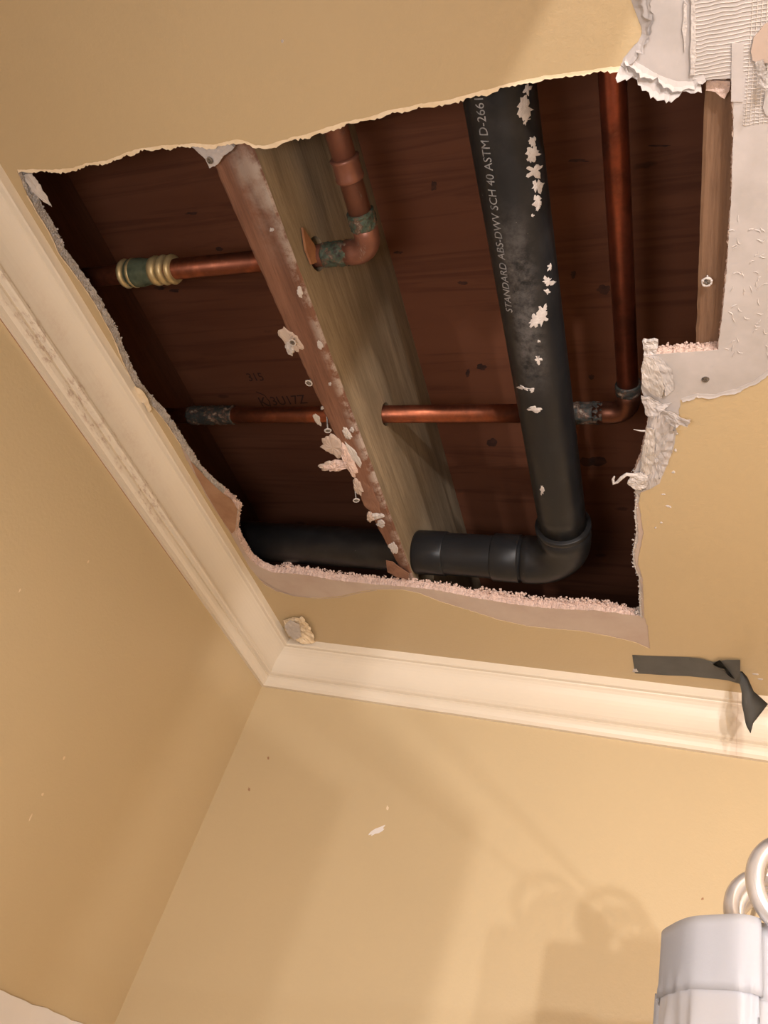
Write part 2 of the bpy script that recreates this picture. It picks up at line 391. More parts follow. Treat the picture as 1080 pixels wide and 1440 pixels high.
flap('paper_flap', [(928,574,.003),(942,578,.007),(958,588,.012),(971,590,.016),(966,600,.014),(955,597,.012),(950,603,.012),(938,592,.006)], M_WHITE, seed=4, crumple=.0016, label='white crumpled paper star curling off the ceiling')
flap('paper_flap', [(914,584,.001),(932,578,.003),(947,602,.003),(945,636,.003),(934,662,.002),(922,682,.001),(908,688,.001),(899,668,.002),(904,640,.001),(909,612,.0)], M_WHITE, seed=5, crumple=.002)
flap('paper_flap', [(910,600,.003),(920,605,.005),(922,640,.005),(915,665,.004),(906,670,.003),(901,650,.002),(906,620,.002)], M_GREYP, seed=6, crumple=.0018)
flap('paper_flap', [(885,668,.004),(897,664,.003),(909,668,.003),(913,680,.004),(904,690,.004),(893,686,.006),(883,680,.006)], M_PLAS, seed=7, crumple=.0025)
bm = bmesh.new()
cp = [at(x, y, 2, 2.436 - d) for x, y, d in ((897,668,0),(888,668,.002),(881,667,.003),(874,672,.004),(868,678,.005),(863,680,.005),(862,674,.003),(864,670,.002))]
tube(bm, cp, [.0022, .0028, .0024, .0026, .002, .0024, .0018, .0012], 7); obj('paper_curl', bm, M_PLAS, ceiling)['label'] = 'thin white curl of paper pointing into the hole'
bm = bmesh.new(); tube(bm, [at(x, y, 2, 2.437) for x, y in ((912,606),(902,606),(891,604))], [.0016, .001, .0004], 6); obj('paper_curl', bm, M_PLAS, ceiling)
flap('paper_flap', [(398,872,.002),(410,869,.004),(426,868,.006),(437,884,.007),(444,902,.004),(428,906,.012),(414,900,.012),(404,890,.006)], M_CREAM, seed=9, crumple=.003, label='cream torn caulk in the crown corner')
flap('paper_flap', [(400,880,.008),(408,872,.008),(421,878,.010),(424,895,.012),(415,900,.012),(405,893,.010)], M_GREYP, seed=10, crumple=.001, base=2.4365)
flap('paper_flap', [(177,557,.004),(190,543,.003),(200,549,.003),(208,560,.005),(214,576,.008),(209,580,.009),(205,568,.008),(192,563,.006)], M_CREAM, seed=11, crumple=.001, label='cream triangle of torn paint on the left crown')
flap('paper_flap', [(33,246,.0),(44,243,.002),(58,262,.0),(74,291,.0),(60,284,.004),(45,268,.004)], M_GREYP, seed=12, crumple=.002, base=2.446)
flap('paper_flap', [(272,204,.0),(300,200,.001),(325,199,.001),(331,205,.001),(318,216,.0),(304,232,.0),(296,234,.0),(291,222,.0),(282,213,.0)], M_WHITE, seed=13, crumple=.001, th=.004, base=2.446, label='white broken board corner held by a screw')
flap('paper_flap', [(994,112,.0),(1026,112,.0),(1026,124,.0),(1018,138,.001),(1006,129,.001),(993,127,.0)], M_GYPS, seed=14, crumple=.0008, th=.003, base=2.449)
# corner lump and pink face at the tab of board on the right
flap('gypsum_lump', [(905,478,.0),(915,474,.001),(925,478,.001),(924,494,.003),(915,499,.003),(906,496,.002)], M_PLAS, seed=15, crumple=.002, th=.006, base=2.449)

# crumbs along the broken face
def crumbs(name, segs, n, smin, smax, mat, seed, z0, z1, parent=ceiling, spread=.003):
    rng = random.Random(seed); bm = bmesh.new()
    for _ in range(n):
        a, b = segs[rng.randrange(len(segs))]; t = rng.random(); z = rng.uniform(z0, z1)
        p = at(a[0]+(b[0]-a[0])*t, a[1]+(b[1]-a[1])*t, 2, ZB); p.z = z
        p.x += rng.gauss(0, spread); p.y += rng.gauss(0, spread)
        s = rng.uniform(smin, smax) * (1.0 if rng.random() > .1 else 1.5)
        r = bmesh.ops.create_icosphere(bm, subdivisions=1, radius=s)
        R = Matrix.Rotation(rng.random()*6, 3, Vector((rng.random(), rng.random(), rng.random()+.1)).normalized())
        for v in r['verts']:
            v.co *= rng.uniform(.7, 1.3)
            v.co = R @ Vector((v.co.x*rng.uniform(.7, 1.2), v.co.y*rng.uniform(.7, 1.2), v.co.z*rng.uniform(.5, 1))) + p
    o = obj(name, bm, mat, parent); o['kind'] = 'stuff'; return o
def segs(L): return list(zip(L, L[1:]))
crumbs('gypsum_crumbs', segs(BOTA[:13]), 520, .0008, .0024, M_GYPS, 1, 2.4535, 2.4575)
crumbs('gypsum_crumbs', segs(BOTA[12:18]), 330, .0008, .0024, M_GYPS, 2, 2.4535, 2.458)
crumbs('gypsum_crumbs', segs(BOTA[1:8]), 420, .0012, .0032, M_GYPS, 3, 2.452, 2.461, spread=.004)
crumbs('gypsum_crumbs', segs(BOTA[:20]), 500, .0006, .0014, M_GYPS, 4, 2.444, 2.455, spread=.0014)
crumbs('gypsum_crumbs', segs(BOTA[19:]), 120, .0006, .0016, M_GYPS, 5, 2.452, 2.456, spread=.0015)
crumbs('gypsum_crumbs', segs(LEFTA), 260, .0006, .0018, M_PLAS, 6, 2.443, 2.456, spread=.0012)
crumbs('gypsum_crumbs', [((396,806),(404,806))], 22, .0018, .0034, M_GYPS, 7, 2.455, 2.466, spread=.003)
crumbs('gypsum_crumbs', [((907,499),(1005,494))], 200, .0007, .0018, M_GYPS, 8, 2.447, 2.456, spread=.0016)
crumbs('gypsum_crumbs', segs(RIGHTA[-10:]), 240, .0006, .0018, M_PLAS, 9, 2.4385, 2.447, spread=.0012)
crumbs('gypsum_crumbs', [((893,868),(901,860))], 60, .001, .0025, M_PLAS, 10, 2.441, 2.455, spread=.002)

# fibreglass joint tape at the top right: crossed threads embedded in compound
tape_bm = bmesh.new()
x0 = at(975, 100).x; x1 = at(1046, 100).x; x2 = at(1110, 60).x
ya = at(1000, -40).y; yb = at(1030, 108).y; yc = at(1060, 175).y
yy = ya
while yy < yc:
    xs = (x0, x2) if yy < yb - .002 else (x1 + .002, x2)
    n = 14; P = [Vector((xs[0] + (xs[1]-xs[0])*i/n, yy + .0012*noise.noise(Vector((i*.6, yy*90, 1))), ZB - .0006)) for i in range(n+1)]
    tube(tape_bm, P, .00042, 5); yy += .0030
xx = x1 + .003
while xx < x2:
    tube(tape_bm, [(xx, ya, ZB-.0004), (xx + .001, yc, ZB-.0004)], .0005, 5); xx += .0036
o = obj('joint_tape_mesh', tape_bm, M_GREYP, ceiling); o['kind'] = 'stuff'
patch('compound_ridge', [(973,-60),(978,20),(979,60),(977,103),(972,104),(971,60),(973,20),(966,-60)], M_PLAS, ceiling, ZB-.0003, .0022, .0012, 21)
patch('compound_ridge', [(962,0),(966,5),(966,40),(963,72),(960,40)], M_PLAS, ceiling, ZB-.0003, .0012, .0006, 22)
patch('joint_paper', [(1029,60),(1046,60),(1045,142),(1028,142)], M_WHITE, ceiling, ZB-.0003, .0012, .0003, 23)
patch('skim_patch', [(1090,25),(1074,34),(1060,52),(1056,72),(1058,84),(1072,88),(1095,86)], M_PAPER, ceiling, ZB-.0006, .0016, .0006, 24, 'smooth pale skim patch over the joint tape')
patch('skim_patch', [(1090,120),(1076,128),(1073,150),(1078,162),(1092,160)], M_WHITE, ceiling, ZB-.0006, .0012, .0006, 25)
flap('paper_flap', [(1062,88,.0),(1068,86,.002),(1074,108,.006),(1082,118,.010),(1090,116,.012),(1086,122,.012),(1072,124,.008),(1066,108,.003)], M_PLAS, seed=31, crumple=.001, label='narrow folded strip of paper over the joint tape')
# squiggles of texture in the white compound
rng = random.Random(8); bm = bmesh.new()
for _ in range(46):
    px = rng.uniform(1024, 1082); py = rng.uniform(300, 500)
    if px < 1030 and py < 330: continue
    P = []; a = rng.random()*6.28
    for k in range(4):
        P.append(at(px, py, 2, ZB-.0005)); a += rng.uniform(-.9, .9); px += math.cos(a)*3.2; py += math.sin(a)*3.2
    tube(bm, P, [.0003, .0006, .0006, .0003], 5)
o = obj('compound_squiggles', bm, M_PLAS, ceiling); o['kind'] = 'stuff'

# ------------------------------------------------------------------ walls, floor
def wall(name, a, b, mat):
    bm = bmesh.new(); box(bm, a, b); return struct(obj(name, bm, mat))
wall_left = wall('wall_left', (-.09, -3.0, 0), (0, .09, 2.44), M_WALL)
wall_back = wall('wall_back', (0, 0, 0), (2.3, .09, 2.44), M_WALL)
wall('wall_right', (2.2, -3.0, 0), (2.3, 0, 2.44), M_WALL)
wall('wall_front', (0, -3.09, 0), (2.3, -3.0, 2.44), M_WALL)
wall('wall_shade_stub', (0, -1.52, 0), (.94, -1.42, 2.44), M_WALL)  # unseen partition, added to cut the bulbs' light at a vertical edge
wall('floor', (-.09, -3.09, -.1), (2.3, .09, 0), M_FLOOR)

# crown moulding, mitred in the corner; profile = (distance from the wall, drop below the ceiling)
PROF = [(.0440, -.0002), (.0440, .0135), (.0420, .0155), (.0360, .0168)]
for i in range(9):
    a = i/8 * math.pi/2
    PROF.append((.0350 - .0190*math.sin(a)*.9 - .002*i/8, .0185 + .0465*(1-math.cos(a))*.55 + .0465*.45*i/8))
PROF += [(.0160, .0660), (.0195, .0675), (.0200, .0725), (.0175, .0745), (.0105, .0765), (.0125, .082), (.0115, .088), (.0085, .094), (.0080, .1010), (.0, .1010), (.0, -.0002)]
def crown(name, side, parent=None):
    bm = bmesh.new(); rows = []
    N = 90
    for k in range(N+1):
        row = []
        for d, z in PROF:
            if side == 'left':
                y = -3.0 + (3.0 - d) * k/N; wv = .0006*noise.noise(Vector((y*5, z*20, 0)))
                row.append(bm.verts.new((d + (wv if d > .003 else 0), y, 2.4392 - z)))
            else:
                x = d + (2.2 - d) * k/N; wv = .0004*noise.noise(Vector((x*5, z*20, 5)))
                row.append(bm.verts.new((x, -d - (wv if d > .003 else 0), 2.4392 - z)))
        rows.append(row)
    for A, B in zip(rows, rows[1:]):
        for i in range(len(PROF)):
            j = (i+1) % len(PROF); bm.faces.new((A[i], A[j], B[j], B[i]))
    bm.faces.new(rows[0]); bm.faces.new(rows[-1][::-1])
    o = obj(name, bm, M_CROWN); struct(o); return o
crown_left = crown('trim_1', 'left'); crown_back = crown('trim_2', 'back')
for m in (crown_left, crown_back): pass
# hairline of dirt under the left crown
bm = bmesh.new(); box(bm, (0.0, -2.9, 2.3372), (.0006, -.35, 2.3382)); obj('caulk_line', bm, M_BROWN, crown_left)

# white tub surround with its top edge just in frame
bm = bmesh.new(); E_ = [(-1.42 + 1.42*i/80, 1.686 + .0025*noise.noise(Vector((i*.5, 0, 0)))) for i in range(81)]
lo = [bm.verts.new((x, y, z)) for y, z in E_ for x in (0.001, .007)]; bt = [bm.verts.new((x, y, .45)) for y, z in E_ for x in (0.001, .007)]
for i in range(80):
    a, b, c, d = 2*i, 2*i+1, 2*i+3, 2*i+2
    bm.faces.new((lo[a], lo[b], lo[c], lo[d])); bm.faces.new((bt[d], bt[c], bt[b], bt[a]))
    bm.faces.new((lo[b], bt[b], bt[c], lo[c])); bm.faces.new((lo[d], bt[d], bt[a], lo[a]))
bm.faces.new((lo[0], bt[0], bt[1], lo[1])); bm.faces.new((lo[160], lo[161], bt[161], bt[160]))
thing(obj('tub_surround_panel', bm, M_SURR), 'white tub surround panel on the left wall, only its rough top edge showing', 'wall panel')

# ------------------------------------------------------------------ cavity: plywood subfloor and joists
bm = bmesh.new(); box(bm, (-.62, -3.0, 2.735), (1.45, 1.0, 2.753))
ply = thing(obj('subfloor_sheet', bm, M_PLY), 'reddish brown plywood subfloor above the joists, knots and a scrawled number', 'plywood')
def rim(name, a, b, label):
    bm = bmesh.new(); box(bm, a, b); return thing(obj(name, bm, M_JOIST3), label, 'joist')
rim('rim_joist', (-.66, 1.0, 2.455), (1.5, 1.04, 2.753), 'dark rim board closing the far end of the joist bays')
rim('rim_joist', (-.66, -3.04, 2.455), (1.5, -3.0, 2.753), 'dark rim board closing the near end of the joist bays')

def boolean_cut(o, cyls):
    for c, r, L in cyls:
        bm = bmesh.new(); bmesh.ops.create_cone(bm, cap_ends=True, segments=28, radius1=r, radius2=r, depth=L)
        for v in bm.verts:
            x, y, z = v.co; v.co = Vector((z, x, y)) + Vector(c)
        me = bpy.data.meshes.new('cut'); bm.to_mesh(me); bm.free(); k = bpy.data.objects.new('cut', me); C.objects.link(k)
        md = o.modifiers.new('b', 'BOOLEAN'); md.operation = 'DIFFERENCE'; md.object = k; md.solver = 'EXACT'
        bpy.context.view_layer.update()
        ev = o.evaluated_get(bpy.context.evaluated_depsgraph_get()); new = bpy.data.meshes.new_from_object(ev)
        o.modifiers.clear(); old = o.data; o.data = new; bpy.data.objects.remove(k); bpy.data.meshes.remove(me)
def joist(xl, xr, wane, mats, y0=-3.0, y1=1.0, chew=.0012, z0=ZT+.0001, z1=2.735):
    """lumber on edge; wane = function y -> x of the bottom left arris"""
    bm = bmesh.new(); rows = []; n = 500
    for k in range(n+1):
        y = y0 + (y1-y0)*k/n; q = chew if -1.3 < y < 0 else 0
        a = q*(noise.noise(Vector((1, y*60, 0))) + noise.noise(Vector((2, y*190, 0))))
        b = q*(noise.noise(Vector((5, y*50, 3))) + noise.noise(Vector((7, y*170, 0))))
        xb = wane(y) + a*1.5
        rows.append([bm.verts.new(p) for p in ((xb, y, z0 + .0015), (xb+.003, y, z0), (xr-.003+b*.4, y, z0), (xr+min(b, 0)*.5, y, z0+.003), (xr, y, z0+.012), (xr, y, z1), (xl, y, z1), (xl, y, z0+.06))])
    for A, B in zip(rows, rows[1:]):
        for i in range(8):
            f = bm.faces.new((A[i], A[(i+1) % 8], B[(i+1) % 8], B[i])); f.material_index = 1 if i < 3 else 0
    bm.faces.new(rows[0]); bm.faces.new(rows[-1][::-1])
    return obj('floor_joist', bm, mats)
def lerp(y, T):
    if y <= T[0][0]: return T[0][1]
    for (a, va), (b, vb) in zip(T, T[1:]):
        if y <= b: return va + (vb-va)*(y-a)/(b-a)
    return T[-1][1]
JX = .385; JL = .327
WT = [(-1.3, .322), (-1.047, .327), (-.66, .341), (-.45, .350), (-.281, .368), (-.2, .366), (0, .345), (.3, .335)]
j_mid = thing(joist(JL, JX, lambda y: lerp(y, WT), [M_JOIST, M_JOISTB]), 'greenish brown floor joist across the middle of the hole, plaster on its chewed edge', 'joist')
j_right = thing(joist(.848, .892, lambda y: .848, [M_JOIST2, M_JOIST2], chew=.0005), 'pale floor joist edge at the right side of the hole behind the white board', 'joist')
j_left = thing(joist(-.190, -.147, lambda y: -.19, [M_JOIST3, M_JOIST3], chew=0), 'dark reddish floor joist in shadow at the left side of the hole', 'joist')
Y1, Z1 = -.893, 2.512       # upper left copper line
Y2, Z2 = -.586, 2.553       # lower copper line
boolean_cut(j_mid, [((.36, Y1 - .002, Z1 + .001), .022, .3), ((.36, Y2, Z2), .019, .3), ((.36, -.225, 2.503), .045, .3)])
boolean_cut(j_left, [((-.17, Y1, Z1), .020, .3), ((-.17, Y2, Z2), .019, .3)])
bm = bmesh.new()
P = [at(x, y, 0, JX + .002) for x, y in ((423,320),(440,345),(447,368),(436,372),(428,352))]
Q = [p + Vector((.003, 0, 0)) for p in P]; va = [bm.verts.new(p) for p in P]; vb = [bm.verts.new(p) for p in Q]
bm.faces.new(va); bm.faces.new(vb[::-1])
for i in range(5): bm.faces.new((va[i], va[(i+1) % 5], vb[(i+1) % 5], vb[i]))
obj('splinter', bm, simple('fresh_orange_wood', (.24, .10, .045), (.32, .14, .06), 60, .7), j_mid)['label'] = 'orange fresh split splinter beside the upper pipe hole'

# splats: irregular lumps laid on a surface
def splat(name, surf, px, py, rx, ry, rot, th, mat, parent, seed=0, n=30, jag=.5, label=None):
    bm = bmesh.new(); c, nr = surf(px, py); vc = bm.verts.new(c + nr*th*1.3); rings = []; cr, sr = math.cos(rot), math.sin(rot)
    for f, h in ((.45, 1.2), (.8, .9), (1, -.3)):
        row = []
        for k in range(n):
            a = 2*math.pi*k/n
            r = 1 + jag*(noise.noise(Vector((math.cos(a)*1.6, math.sin(a)*1.6, seed*3.7))) + .7*noise.noise(Vector((math.cos(a)*5, math.sin(a)*5, seed*1.3+4))))
            u = math.cos(a)*rx*r*f; v = math.sin(a)*ry*r*f
            p, nn = surf(px + u*cr - v*sr, py + u*sr + v*cr)
            row.append(bm.verts.new(p + nn*th*h*(1 + .8*noise.noise(Vector((u*.5, v*.5, seed))))))
        rings.append(row)
    for k in range(n):
        bm.faces.new((vc, rings[0][k], rings[0][(k+1) % n]))
        for A, B in zip(rings, rings[1:]): bm.faces.new((A[k], B[k], B[(k+1) % n], A[(k+1) % n]))
    o = obj(name, bm, mat, parent)
    if label: o['label'] = label
    return o
def plane(ax, v, nrm): return lambda x, y: (at(x, y, ax, v), Vector(nrm))
S_PLY = plane(2, 2.735, (0, 0, -1)); S_JB = plane(2, ZT, (0, 0, -1)); S_CEIL = plane(2, ZB-.0008, (0, 0, -1))
S_BACK = plane(1, 0, (0, -1, 0)); S_LEFT = plane(0, 0, (1, 0, 0)); S_JR = plane(0, JX, (1, 0, 0)); S_WH = plane(2, ZB-.0004, (0, 0, -1))
M_KNOT = simple('dark_knot', (.03, .012, .008), (.07, .025, .014), 60, .8, .2)
for i, (x, y, rx, ry) in enumerate([(850,407,11,6),(650,398,7,3),(610,262,4,8),(812,226,14,2.5),(664,182,6,3),(806,386,4,5),(676,516,8,4),(658,524,3,6),
                                    (835,650,18,9),(692,622,7,6),(560,355,7,2),(308,350,5,3),(225,405,10,3),(245,408,8,3),(832,530,4,4),(210,465,5,6),(270,300,9,2),(925,205,18,1.6)]):
    splat('knot', S_PLY, x, y, rx, ry, 0, .0002, M_KNOT, ply, i, 18, .5)
# handwriting on the plywood
def text_mesh(s, size):
    cu = bpy.data.curves.new('t', 'FONT'); cu.body = s; cu.size = size; cu.resolution_u = 3
    o = bpy.data.objects.new('t', cu); C.objects.link(o); bpy.context.view_layer.update()
    me = bpy.data.meshes.new_from_object(o.evaluated_get(bpy.context.evaluated_depsgraph_get()))
    bpy.data.objects.remove(o); return me
def marks(name, s, size, x, y, x2, y2, parent):
    me = text_mesh(s, size); a = at(x, y, 2, 2.7346); b = at(x2, y2, 2, 2.7346); u = (b-a).normalized(); v = Vector((0, 0, -1)).cross(u) * 1.0
    w_ = max(q.co.x for q in me.vertices); k = (b-a).length / w_
    bm = bmesh.new(); bm.from_mesh(me)
    for q in bm.verts: q.co = a + u*q.co.x*k + (v * -1 if v.y > 0 else v)*q.co.y*k*1.1
    bmesh.ops.solidify(bm, geom=bm.faces[:], thickness=.0002)
    return obj(name, bm, M_MARK, parent)
marks('marker_number', '3U17Z', .03, 384, 570, 433, 567, ply)
marks('marker_letter', 'K', .03, 368, 572, 380, 571, ply)
marks('ink_stamp', '315', .02, 350, 536, 372, 535, ply)
bm = bmesh.new(); tube(bm, [at(x, y, 2, 2.7345) for x, y in ((360,551),(372,556),(379,565),(381,575),(378,583))], .0009, 6); obj('marker_bracket', bm, M_MARK, ply)

# torn paper and plaster on the underside of the middle joist
for i, (x, y, rx, ry, rot, th, m, lab) in enumerate([
    (410,478,20,11,.75,.0016, M_PAPER, 'torn brownish paper patch, upper one on the joist edge'),
    (408,488,6,12,-.3,.003, M_PLAS, None),
    (468,628,17,13,.8,.002, M_PAPER, None),
    (462,655,15,6,-.15,.0022, M_PAPER, None),
    (474,655,20,7,-.1,.004, M_GYPS, 'pale pink broken gypsum stuck to the joist'),
    (490,648,8,24,-.45,.004, M_GYPS, None),
    (504,684,6,14,-.4,.003, M_PAPER, None),
    (520,700,10,24,-.45,.0008, M_BROWND, None),
    (497,640,6,20,-.6,.0012, M_GREYP, None),
    (531,725,9,4,.0,.003, M_PLAS, None), (521,727,6,6,.0,.004, M_PAPER, None), (536,736,6,5,0,.002, M_WHITE, None),
    (553,770,6,8,-.3,.0014, M_WHITE, None), (488,610,5,10,-.5,.0015, M_GREYP, None), (446,590,4,10,-.5,.001, M_GREYP, None),
    (422,411,4,9,-.3,.0015, M_GREYP, None), (450,485,4,6,-.3,.0015, M_PLAS, None), (382,323,3,3,0,.001, M_WHITE, None), (495,604,3,4,0,.0015, M_WHITE, None), (453,574,2.5,2.5,0,.001, M_WHITE, None),
    (464,540,2,3,0,.001, M_WHITE, None)]):
    splat('plaster_scrap', S_JB, x, y, rx, ry, rot, th, m, j_mid, i+40, 26, .42, lab)
flap('loose_sliver', [(543,788,.0),(552,790,.002),(575,806,.004),(574,814,.004),(560,812,.003),(545,804,.001)], M_BROWND, j_mid, seed=41, crumple=.0008, th=.001, base=2.4545, label='brown torn paper sliver at the joist foot')

# ------------------------------------------------------------------ screws
def screw(px, py, z, label, dirty=None, tilt=(0, 0)):
    p = at(px, py, 2, z); e = empty('drywall_screw', p, label, 'screw', 'drywall screws around the hole')
    R = Matrix.Rotation(tilt[0], 4, 'X') @ Matrix.Rotation(tilt[1], 4, 'Y')
    bm = bmesh.new(); n = 24; prof = [(.0010, -.0004), (.0040, .0), (.0042, .0006), (.0030, .0022), (.0019, .0040)]
    c = bm.verts.new((0, 0, .0009)); rows = []
    for i, (r, zz) in enumerate(prof):
        row = []
        for k in range(n):
            a = 2*math.pi*k/n; rr = r; z_ = zz
            if i == 0: rr = .0024 if k % 6 == 0 else .0009
            row.append(bm.verts.new((rr*math.cos(a), rr*math.sin(a), z_)))
        rows.append(row)
    for k in range(n):
        bm.faces.new((c, rows[0][k], rows[0][(k+1) % n]))
        for A, B in zip(rows, rows[1:]): bm.faces.new((A[k], A[(k+1) % n], B[(k+1) % n], B[k]))
    bm.faces.new(rows[-1]); bm.transform(Matrix.Translation(p) @ R); obj('screw_head', bm, M_STEEL, e)
    bm = bmesh.new(); P = []; rad = []
    for i in range(46): P.append((0, 0, .0035 + i*.0006)); rad.append(.0016 if i % 2 else .0011)
    tube(bm, P, rad, 10); bm.transform(Matrix.Translation(p) @ R); obj('screw_shank', bm, M_STEEL, e)
    if dirty:
        bm = bmesh.new(); q = []
        for k in range(25):
            a = 2*math.pi*k/24; q.append((.0045*math.cos(a), .0045*math.sin(a), .0006))
        tube(bm, q, [(.0010 + dirty*.0010*abs(noise.noise(Vector((math.cos(k)*2, math.sin(k)*2, px)))) ) for k in range(25)], 8)
        bm.transform(Matrix.Translation(p) @ R); obj('plaster_collar', bm, M_PLAS, e)
    return e
screw(295, 226, 2.4405, 'bare screw in the broken white board corner at the top left of the joist')
screw(411, 482, 2.4455, 'screw in the torn paper patch halfway up the joist', .5)
screw(434, 539, 2.449, 'small plaster-crusted screw between the two torn patches on the joist', 1.2)
screw(461, 606, 2.450, 'plaster-ringed screw on the joist edge just below the lower copper pipe', 1.4, (.3, -.3))
screw(501, 704, 2.450, 'plaster-ringed screw hanging left of the joist over the dark bay', 1.2, (.2, -.35))
screw(994, 397, 2.444, 'plaster-ringed screw standing out of the right joist', 1.6)
screw(992, 534, 2.4385, 'dark screw sunk in the white compound right of the hole')

# ------------------------------------------------------------------ black drain pipe
R3 = .0375; AX, AZ = .646, 2.5005; AYE = -.225
drain = empty('drain_pipe', (AX, -.6, AZ), 'thick black plastic drain pipe with plaster smears, bending left at its far end', 'pipe')
pa = at(708, 170, 2, AZ); pb = at(783, 680, 2, AZ)
d0 = (pb - pa).normalized(); top_ = pa - d0*1.2; _h = at(789, 742, 2, AZ); hub0 = pa + d0*((_h.y - pa.y)/d0.y)
bm = bmesh.new(); tube(bm, [top_.lerp(hub0, i/40) for i in range(41)], R3, 64); pipe_body = obj('pipe', bm, M_ABS, drain, True)
rb = .062; yc = hub0.y + .026; ctr = Vector((hub0.x - rb, yc, AZ)); E0 = [Vector((hub0.x, hub0.y - .004, AZ)), Vector((hub0.x, yc - .006, AZ))]
bm = bmesh.new()
el = E0 + [ctr + Vector((rb*math.cos(a), rb*math.sin(a), 0)) for a in [i*math.pi/2/14 for i in range(15)]] + [ctr + Vector((-.012, rb, 0))]
rad = [.0432, .0432] + [.0420] * 16
tube(bm, el, rad, 64); obj('elbow', bm, M_ABS, drain, True)
bm = bmesh.new(); rr = tube(bm, [hub0 + Vector((0, -.010, 0)), hub0 + Vector((0, -.009, 0)), hub0 + Vector((0, -.002, 0)), hub0 + Vector((0, .0, 0))], [.0434, .0446, .0446, .0434], 64); obj('hub_rim', bm, M_ABS, drain, True)
xe = ctr.x - .012; ye = ctr.y + rb
bm = bmesh.new(); tube(bm, [(xe + .004, ye, AZ), (xe - .04, ye, AZ), (-.140, ye, AZ)], .0385, 64); obj('branch_pipe', bm, M_ABS, drain, True)
bm = bmesh.new(); tube(bm, [(xe - .006, ye, AZ), (xe - .008, ye, AZ), (xe - .052, ye, AZ), (xe - .054, ye, AZ)], [.0410, .0424, .0424, .0410], 64); obj('coupling', bm, M_ABS, drain, True)
bm = bmesh.new(); tube(bm, [(JX + .058, ye, AZ), (JX + .056, ye, AZ), (JX + .004, ye, AZ), (JX + .002, ye, AZ)], [.0395, .0405, .0405, .0395], 64); obj('coupling', bm, M_ABS, drain, True)
def S_DRAIN(px, py):
    d = ray(px, py); o_ = CAM - pa; dd = d - d0*d.dot(d0); oo = o_ - d0*o_.dot(d0)
    a = dd.dot(dd); b = 2*dd.dot(oo); c = oo.dot(oo) - R3*R3; D = b*b - 4*a*c
    t = (-b - math.sqrt(max(D, 0))) / (2*a); p = CAM + d*t; q = p - pa; n = (q - d0*q.dot(d0)).normalized(); return p, n
for i, (x, y, rx, ry, rot) in enumerate([(742,125,5,9,.2),(737,150,10,14,.3),(740,168,5,9,.5),(749,197,6,8,.1),(750,215,9,10,.4),(747,224,6,6,.2),(752,240,12,10,-.2),(755,262,9,10,.1),
        (755,282,6,8,.2),(757,290,4,5,.2),(772,396,7,7,.5),(770,410,4,4,0),(763,438,6,10,.5),(753,452,9,8,.2),(762,447,7,8,.4),(757,506,5,7,-.2),(736,546,8,2.5,.3),(748,549,4,3,.2),(751,575,9,3.5,.05),(762,690,3,7,0),
        (773,376,3,5,.3),(758,480,2,2,0),(749,303,2,2,0)]):
    splat('plaster_smear', S_DRAIN, x, y, rx, ry, rot, .0004, M_PLAS, drain, i+10, 26, .9)
me = text_mesh('STANDARD ABS-DWV SCH 40 ASTM D-2661', 1.0)
p1, _ = S_DRAIN(721, 440); p2, _ = S_DRAIN(677, 121)
WT_ = max(v.co.x for v in me.vertices) * .972; L_ = (p2 - p1).length; k = L_ / WT_ * .93
hgt = .0105 / .72
ax_ = -(d0); bm = bmesh.new(); bm.from_mesh(me); bmesh.ops.subdivide_edges(bm, edges=bm.edges, cuts=2, use_grid_fill=True)
q = p1 - pa; n1 = (q - d0*q.dot(d0)).normalized(); s1 = (p1 - pa).dot(ax_)
q = p2 - pa; n2 = (q - d0*q.dot(d0)).normalized()
side = Vector((-1, 0, 0)); th1 = math.atan2(n1.x, -n1.z); th2 = math.atan2(n2.x, -n2.z)
for v in bm.verts:
    f = v.co.x*k / L_; th = th1 + (th2-th1)*f - v.co.y*hgt/R3
    nn = Vector((math.sin(th), 0, -math.cos(th))); nn = (nn - d0*nn.dot(d0)).normalized()
    v.co = pa + ax_*(s1 + v.co.x*k) + nn*(R3 + .0003)
obj('printed_text', bm, M_INK, drain)

def lumpy(bm, amp=.0014):
    bmesh.ops.subdivide_edges(bm, edges=bm.edges, cuts=1, use_grid_fill=True)
    for v in bm.verts:
        d = noise.noise(v.co*170) + .7*noise.noise(v.co*420)
        v.co += Vector((noise.noise(v.co*210), d, noise.noise(v.co*190 + Vector((4, 4, 4))))) * amp
# ------------------------------------------------------------------ copper lines
RC = .0143
cA = empty('copper_pipe', (.2, Y1, Z1), 'upper copper pipe with brass coupling, passing through the joist and bending towards the camera', 'pipe')
bm = bmesh.new(); tube(bm, [(-.30, Y1, Z1), (.385, Y1, Z1)], RC, 40); obj('tube', bm, M_COP, cA, True)
xc0 = at(185, 374, 1, Y1).x; xc1 = at(252, 373, 1, Y1).x; Lc = xc1 - xc0
bm = bmesh.new(); tube(bm, [(xc0 + Lc*f, Y1, Z1) for f in (.12, .15, .35, .5, .62, .65)], [RC*1.25, RC*1.4, RC*1.42, RC*1.25, RC*1.38, RC*1.2], 40); obj('coupling_body', bm, M_GRNR, cA, True)
for a_, b_, sg in ((0, .10, 1), (.16, .26, 1), (.58, .72, 1), (.74, .86, 1), (.90, 1.0, 1)):
    bm = bmesh.new(); tube(bm, [(xc0 + Lc*f, Y1, Z1) for f in (a_, a_ + .015, (a_+b_)/2, b_ - .015, b_)], [RC*1.1, RC*1.38, RC*1.48, RC*1.38, RC*1.1], 40); obj('coupling_ring', bm, M_BRASS, cA, True)
xe1 = .462; rbe = .022
bm = bmesh.new(); tube(bm, [(.37, Y1, Z1), (.425, Y1, Z1)], RC, 40); obj('tube', bm, M_COPD, cA, True)
